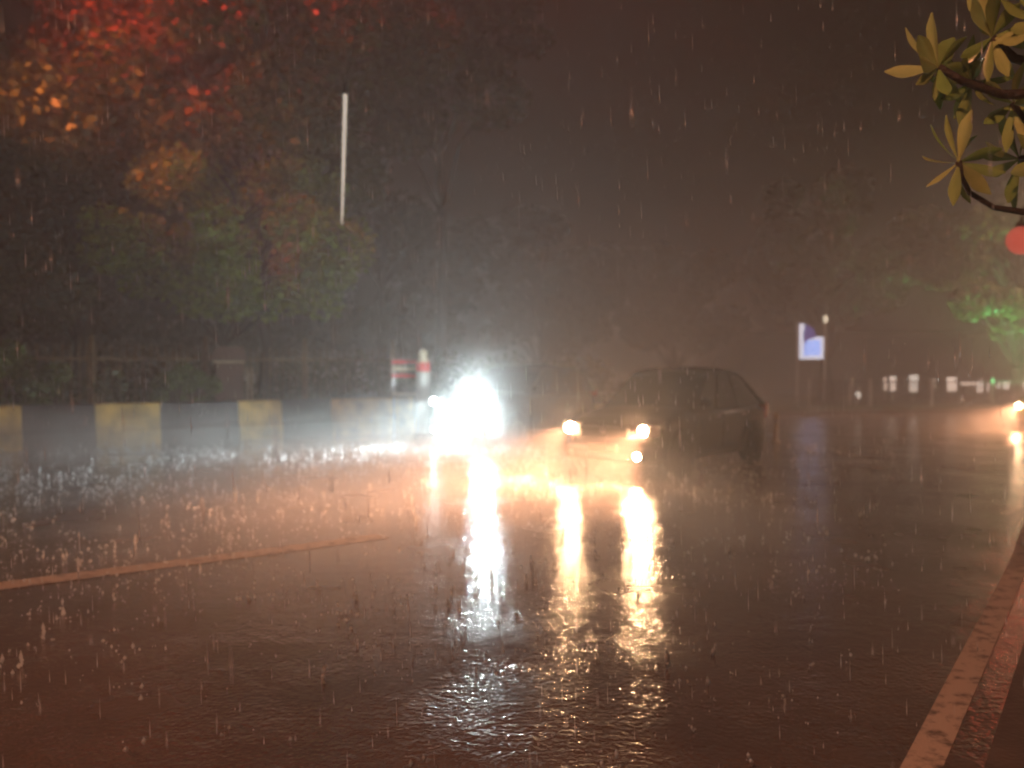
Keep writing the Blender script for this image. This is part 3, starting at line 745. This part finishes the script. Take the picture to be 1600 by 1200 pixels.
def far_railing():
    D = 33.5; root = empty('roadside_railing', (11.5, D, .12)); tag(root, 'low grey railing with upright slats along the far side of the road', 'railing')
    m = MB()
    for i in range(150): m.box((i * .13, i * .004, .47), (.03, .03, .94))
    m.box((9.7, .3, .96), (19.6, .05, .05), Matrix.Rotation(.03, 3, 'Z')); m.box((9.7, .3, .15), (19.6, .05, .05), Matrix.Rotation(.03, 3, 'Z')); m.build('slat_panel', M['darkmetal'], root)
    for i in range(9):
        m = MB(); m.box((i * 2.4, i * .075 - .07, .53), (.10, .10, 1.06)); m.build('post', M['steel'], root)
    # pale boards behind it, their brightness put in as a glow
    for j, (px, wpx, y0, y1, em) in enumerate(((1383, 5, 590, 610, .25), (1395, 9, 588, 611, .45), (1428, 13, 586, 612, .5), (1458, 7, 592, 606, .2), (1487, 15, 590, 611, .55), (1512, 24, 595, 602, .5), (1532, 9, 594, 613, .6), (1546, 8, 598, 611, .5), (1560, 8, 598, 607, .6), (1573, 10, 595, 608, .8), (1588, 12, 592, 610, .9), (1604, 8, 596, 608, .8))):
        DD = 37.5; k_ = DD / F; r = empty('glow_board', ((px - 800) * k_, DD, .12))
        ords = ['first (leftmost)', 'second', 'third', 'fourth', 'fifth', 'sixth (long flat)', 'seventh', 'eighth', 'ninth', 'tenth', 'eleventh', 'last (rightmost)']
        tag(r, ords[j] + ' of the small pale boards made to glow in the row behind the far railing', 'glowing board', 'pale boards made to glow in a row behind the far railing')
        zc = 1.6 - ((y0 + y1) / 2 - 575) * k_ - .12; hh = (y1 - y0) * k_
        m = MB(); m.box((0, 0, zc), (wpx * k_, .07, hh), bevel=.01); m.build('panel', emit('board_glow', (1, .88, .78), em * 1.9), r)
        m = MB(); m.box((0, .05, zc / 2), (.06, .04, zc)); m.build('stake', M['steel'], r)
    for px, w_, y0, y1, lab in ((1329, .13, 592, 634, 'thick pale leaning post just right of the slim dark tree'), (1340, .12, 606, 630, 'short bright white post next to the leaning pale post')):
        DD = 35.0; k_ = DD / F; r = empty('pale_post', ((px - 800) * k_, DD, .12), 0); tag(r, lab, 'post')
        zt = 1.6 - (y0 - 575) * k_ - .12
        m = MB(); m.tube([(-.06, 0, 0), (.06, 0, zt)], [w_ * .7, w_ * .45], 12); m.lathe([(w_ * .5, 0), (w_ * .45, .03), (.01, .05)], (.06, 0, zt - .01), n=12); m.build('shaft', M['whiteband'], r)
        if DD and px == 1340: m = MB(); m.lathe([(.085, 0), (.085, .25)], (.02, 0, .25), n=14); m.build('glow_band', emit('post_glow', (1, .95, .85), 1.2), r)  # emissive band brightens the pale post
far_railing()

# shuttered low building in the dark behind the railing on the right
def far_hut():
    root = empty('low_building', (22.5, 50, .10)); tag(root, 'long low dark building behind the row of glowing boards', 'building')
    m = MB(); m.box((0, 0, 1.6), (20, 6, 3.2)); m.build('wall', M['darkmetal'], root)
    m = MB(); m.box((0, -.2, 3.32), (20.8, 7, .22)); m.build('roof', M['darkmetal'], root)
    for i in range(6):
        m = MB(); m.box((-8.2 + i * 3.2, -3.03, 1.3), (1.5, .08, 1.7), bevel=.01); w_ = m.build('window', M['darkmetal'], root)
far_hut()

# bright vertical streak, made as an added glowing tube with cap and wire
def streak_tube():
    D = 15.0; top = wp(541, 150, D); bot = wp(535, 352, D); root = empty('glowing_streak', top); tag(root, 'thin white vertical streak against the dark trees, made as a glowing tube', 'light streak')
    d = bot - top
    m = MB(); m.tube([Vector((0, 0, 0)), d * .5, d * .9, d], [.034, .026, .016, .007], 10); m.build('tube', emit('streak_glow', (1, .90, .76), .62), root)
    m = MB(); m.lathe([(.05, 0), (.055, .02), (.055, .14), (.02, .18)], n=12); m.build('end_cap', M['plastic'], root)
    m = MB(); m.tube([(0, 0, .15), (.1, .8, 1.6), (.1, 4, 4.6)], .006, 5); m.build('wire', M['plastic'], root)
streak_tube()

# red globe lamp on an arm near the right edge
def globe_lamp():
    D = 17.0; x = (1594 - 800) / F * D; px_ = (1690 - 800) / F * D; zc = 1.6 - (376 - 575) * D / F - .10
    root = empty('globe_lamp', (px_, D, .10)); tag(root, 'red glowing globe lamp under the frangipani leaves at the right edge', 'lamp')
    m = MB(); m.tube([(0, 0, -.1), (0, 0, zc + .9)], [.09, .06], 12); m.build('pole', M['steel'], root)
    m = MB(); m.tube([(0, 0, zc + .8), ((x - px_) * .5, 0, zc + .86), (x - px_, 0, zc + .62), (x - px_, 0, zc + .33)], .03, 8); m.lathe([(.03, zc + .37), (.10, zc + .33), (.12, zc + .25)], (x - px_, 0, 0), n=16); m.build('arm', M['darkmetal'], root)
    m = MB(); m.lathe([(.27 * math.sin(math.pi * q / 14) + .004, zc - .27 * math.cos(math.pi * q / 14)) for q in range(15)], (x - px_, 0, 0), n=26); m.build('globe', emit('red_globe', (1, .17, .11), .5), root, smooth=True)
    spot('lamp_glow', root, (x - px_, -.42, zc), (-.3, -1, -.3), (1, .12, .06), 40, 170, 1, .2)
globe_lamp()

def flood(loc, aim, color, power, label, angle=125):
    root = empty('added_flood_light', loc); tag(root, label, 'flood light')
    q = Vector(aim).to_track_quat('-Z', 'Y').to_matrix()
    m = MB(); m.box((0, 0, .06), (.24, .18, .04)); m.tube([(0, 0, .06), (0, 0, .25)], .02, 8); m.build('bracket', M['darkmetal'], root)
    m = MB(); m.box((0, 0, .32), (.28, .22, .12), q, bevel=.02); m.build('housing', M['darkmetal'], root)
    m = MB(); m.box(Vector((0, 0, .32)) + Vector(aim).normalized() * .065, (.24, .18, .008), q); m.build('lens', emit('added_flood_lens', color, 8), root)
    spot('added_flood_beam', root, Vector((0, 0, .32)) + Vector(aim).normalized() * .12, aim, color, power, angle, .8, .08)
flood((19.6, 32.0, .12), (.08, .42, 1.0), (.16, 1, .32), 3600, 'small added green flood light at the foot of the green-lit tree')  # unseen lamp added to turn the right-hand tree green

# assumed and added lamps out of view that throw the warm and red light
def added_street_lamp(x, y, label, color, power, h=7.5, aim=(0, .25, -1), angle=150):
    root = empty('added_street_lamp', (x, y, .1)); tag(root, label, 'added street lamp', 'assumed and added lamps outside the frame')
    m = MB(); m.tube([(0, 0, -.1), (0, 0, h)], [.10, .06], 12); m.build('pole', M['steel'], root)
    m = MB(); m.tube([(0, 0, h - .1), (0, .7, h + .25), (0, 1.5, h + .3)], .04, 8); m.build('arm', M['steel'], root)
    m = MB(); m.box((0, 1.6, h + .28), (.28, .65, .13), bevel=.04); m.build('lamp_head', M['darkmetal'], root)
    m = MB(); m.box((0, 1.6, h + .205), (.2, .5, .012)); m.build('lens', emit('added_lamp_lens', color, 10), root)
    spot('added_lamp_light', root, (0, 1.6, h + .15), aim, color, power, angle, .7, .15)
added_street_lamp(-3.5, -7, 'assumed sodium street lamp on the footpath behind the camera', (1, .36, .18), 6600, aim=(.15, .62, -1), angle=112)  # assumed lamp, added to warm the road and the frangipani

added_street_lamp(21.5, 24.5, 'added pale street lamp outside the right edge of the photo', (1, .60, .42), 8500, h=8, aim=(-.5, .35, -.8), angle=150)  # lamp added out of view to brighten the distant haze
def added_red_source():
    root = empty('added_red_beacon', (-10.8, 15.5, 0)); tag(root, 'added red light, made as a beacon on a pole outside the left edge of the photo', 'beacon')  # unseen light added to tint the left treetops red
    m = MB(); m.tube([(0, 0, 0), (0, 0, 13.8)], [.08, .06], 12); m.build('pole', M['steel'], root)
    m = MB(); m.box((0, 0, 14), (.7, .25, .5), bevel=.03); m.build('housing', M['plastic'], root)
    m = MB(); m.box((.0, .13, 14), (.6, .02, .4)); m.build('lens', emit('added_red_glow', (1, .03, .02), 12), root)
    spot('added_red_light', root, (0.1, .3, 14.05), (.50, 1, -.10), (1, .05, .025), 15000, 110, .8, .15)
added_red_source()
def added_orange_mast():
    root = empty('added_flood_mast', (-12.4, 17.5, 0)); tag(root, 'added mast with an orange flood light outside the left edge of the photo', 'mast')  # added out of view to colour the tree crowns orange
    m = MB(); m.tube([(0, 0, 0), (0, 0, 7)], [.09, .06], 12); m.build('pole', M['steel'], root)
    m = MB(); m.box((0, 0, 7.2), (.5, .25, .4), bevel=.03); m.build('housing', M['plastic'], root)
    m = MB(); m.box((.0, .13, 7.2), (.4, .02, .3)); m.build('lens', emit('added_flood_orange', (1, .45, .12), 8), root)
    spot('added_flood_beam', root, (.1, .3, 7.25), (.8, .9, .22), (1, .22, .05), 2500, 74, 1, .15)
added_orange_mast()

# ------------------------------------------------------------------ rain
def rain():
    global rng
    rng = np.random.default_rng(5)
    n = 15000
    D = 1.6 + 24 * rng.uniform(0, 1, n) ** .8
    x = rng.uniform(-.66, .66, n) * D; z = rng.uniform(0.02, 1, n) * (CAM_H + .5 * D)
    L_ = rng.uniform(.010, .040, n) * rng.choice([1, 1, 1.8], n); r = rng.uniform(.0010, .0024, n)
    c = np.stack([x, D, z], 1); sl = np.stack([-.03 + 0 * L_, 0 * L_, np.ones(n)], 1)
    base = np.array([[1, 0, 0], [-.5, .87, 0], [-.5, -.87, 0]])
    V = np.concatenate([(c + sl * L_[:, None])[:, None, :], c[:, None, :] + base[None] * r[:, None, None] - (sl * L_[:, None] * .4)[:, None, :], (c - sl * L_[:, None] * .8)[:, None, :]], 1).reshape(-1, 3)
    f = np.array([[0, 1, 2], [0, 2, 3], [0, 3, 1], [4, 2, 1], [4, 3, 2], [4, 1, 3]])
    Fc = (f[None] + (np.arange(n) * 5)[:, None, None]).reshape(-1, 3)
    tag(np_mesh('rain', V, Fc, M['water']), 'heavy rain drops falling over the road', 'rain', kind='stuff')
    # splashes: little crowns and jets standing on the wet road
    N = 15000
    D = 2.6 + 15 * rng.uniform(0, 1, N) ** .65; x = rng.uniform(-.68, .45, N) * D
    keep = (np.sin(x * 2.1 + 1.3) + np.sin(D * 1.7 + x) + rng.normal(0, 1.1, N)) > -.4; x, D = x[keep], D[keep]
    thin = (rng.uniform(0, 1, len(x)) < np.clip(.12 + .9 * np.exp(-((x + 2.2) / 4.5) ** 2) + .5 * (x < -4), 0, 1)) & (rng.uniform(0, 1, len(x)) < np.clip(D / 9, .3, 1)); x, D = x[thin], D[thin]
    C_, Rr, Ln, Dir = [], [], [], []
    for i in range(len(x)):
        big = rng.uniform() ** 2.5; k_ = 1 + int(rng.integers(0, 6) * (.3 + big)); jet = rng.uniform() < .3
        for j in range(k_):
            a = rng.uniform(0, 6.28); q = rng.uniform(0, 1) * ((.01 + .09 * big) if not jet else .01); hh = rng.uniform(0, 1) ** 1.4 * (.012 + .10 * big)
            C_.append((x[i] + math.cos(a) * q, D[i] + math.sin(a) * q, .003 + hh)); Rr.append(rng.uniform(.0020, .0050 + .015 * big) * (.55 + .06 * D[i])); Ln.append(rng.uniform(.9, 1.7) if not jet else rng.uniform(1.5, 4.0)); Dir.append((0, 0, 1))
    C_ = np.array(C_); Rr = np.array(Rr)[:, None]; Ln = np.array(Ln)[:, None]; Dir = np.array(Dir)
    n2 = len(C_); up = Dir * Rr * Ln
    Vs = np.concatenate([(C_ + up)[:, None, :], C_[:, None, :] + base[None] * Rr[:, :, None], (C_ - up)[:, None, :]], 1).reshape(-1, 3)
    Fs = (f[None] + (np.arange(n2) * 5)[:, None, None]).reshape(-1, 3)
    tag(np_mesh('rain_splashes', np.array(Vs), np.array(Fs), M['water']), 'rain splashes leaping off the wet asphalt', 'splashes', kind='stuff')
rain()

# spray thrown up where the drops hit the road in front of the lamps
def spray(c, rad, dens, label):
    m = MB(); r = bmesh.ops.create_icosphere(m.bm, subdivisions=4, radius=1)
    for v_ in m.bm.verts:
        z = v_.co.z; k_ = 1 + .10 * math.sin(v_.co.x * 5 + c[0]) * math.cos(v_.co.y * 4)
        v_.co = Vector((v_.co.x * rad[0] * k_, v_.co.y * rad[1] * k_, (z if z > 0 else z * .02) * rad[2] * k_))
    o = m.build('spray', None); o.location = (c[0], c[1], .03); o.rotation_euler = (0, 0, c[2])
    mt = bpy.data.materials.new('spray_mist'); mt.use_nodes = True; nt = mt.node_tree; nt.nodes.remove(nt.nodes['Principled BSDF'])
    v = nt.nodes.new('ShaderNodeVolumePrincipled'); v.inputs['Color'].default_value = (.95, .95, .95, 1); v.inputs['Anisotropy'].default_value = .3
    tc = nt.nodes.new('ShaderNodeTexCoord'); mp = nt.nodes.new('ShaderNodeMapping'); mp.inputs['Location'].default_value = (-1, -1, 0); mp.inputs['Scale'].default_value = (2, 2, 1)
    nt.links.new(tc.outputs['Generated'], mp.inputs['Vector'])
    g_ = nt.nodes.new('ShaderNodeTexGradient'); g_.gradient_type = 'SPHERICAL'; nt.links.new(mp.outputs[0], g_.inputs[0])
    ns = nt.nodes.new('ShaderNodeTexNoise'); ns.inputs['Scale'].default_value = 1.1; ns.inputs['Detail'].default_value = 2; nt.links.new(tc.outputs['Object'], ns.inputs['Vector'])
    mr = nt.nodes.new('ShaderNodeMapRange'); mr.inputs[1].default_value = .35; mr.inputs[2].default_value = .7; mr.inputs[3].default_value = .5 * dens; mr.inputs[4].default_value = 1.6 * dens
    nt.links.new(ns.outputs[0], mr.inputs[0])
    mm = nt.nodes.new('ShaderNodeMath'); mm.operation = 'MULTIPLY'; nt.links.new(g_.outputs[1], mm.inputs[0]); nt.links.new(mr.outputs[0], mm.inputs[1])
    nt.links.new(mm.outputs[0], v.inputs['Density'])
    nt.links.new(v.outputs[0], nt.nodes['Material Output'].inputs['Volume']); o.data.materials.append(mt)
    tag(o, label, 'spray', kind='stuff')
spray((-2.6, 15.8, .3), (3.4, 2.4, 1.5), .055, 'spray in front of the white headlights')
spray((-.3, 8.7, .7), (3.9, 3.9, 1.05), .24, 'spray in front of the warm headlights')
spray((-.15, 16.2, .3), (1.8, 1.2, 2.3), .18, 'mist round the brightest white headlight')
spray((6.0, 26.0, 0), (15.0, 7.5, 7.0), .045, 'pale rain mist hanging behind the dark hatchback')
spray((14.6, 21.2, .2), (5.5, 3.5, 4.2), .24, 'mist round the headlight at the right edge')
spray((-8.0, 14.6, .6), (8.5, 3.0, 1.1), .27, 'spray over the road beside the striped wall')

# ------------------------------------------------------------------ haze of rain
hz = MB(); hz.box((10, 40, 12), (150, 130, 26)); ho = hz.build('haze', None)
ho.location.z = 0
m = bpy.data.materials.new('rain_haze'); m.use_nodes = True; nt = m.node_tree; nt.nodes.remove(nt.nodes['Principled BSDF'])
v = nt.nodes.new('ShaderNodeVolumePrincipled'); v.inputs['Color'].default_value = (.92, .92, .92, 1)
v.inputs['Density'].default_value = HAZE; v.inputs['Anisotropy'].default_value = .5
nt.links.new(v.outputs[0], nt.nodes['Material Output'].inputs['Volume'])
ho.data.materials.append(m); tag(ho, 'grey veil of rain and spray over the road', 'haze', kind='stuff')
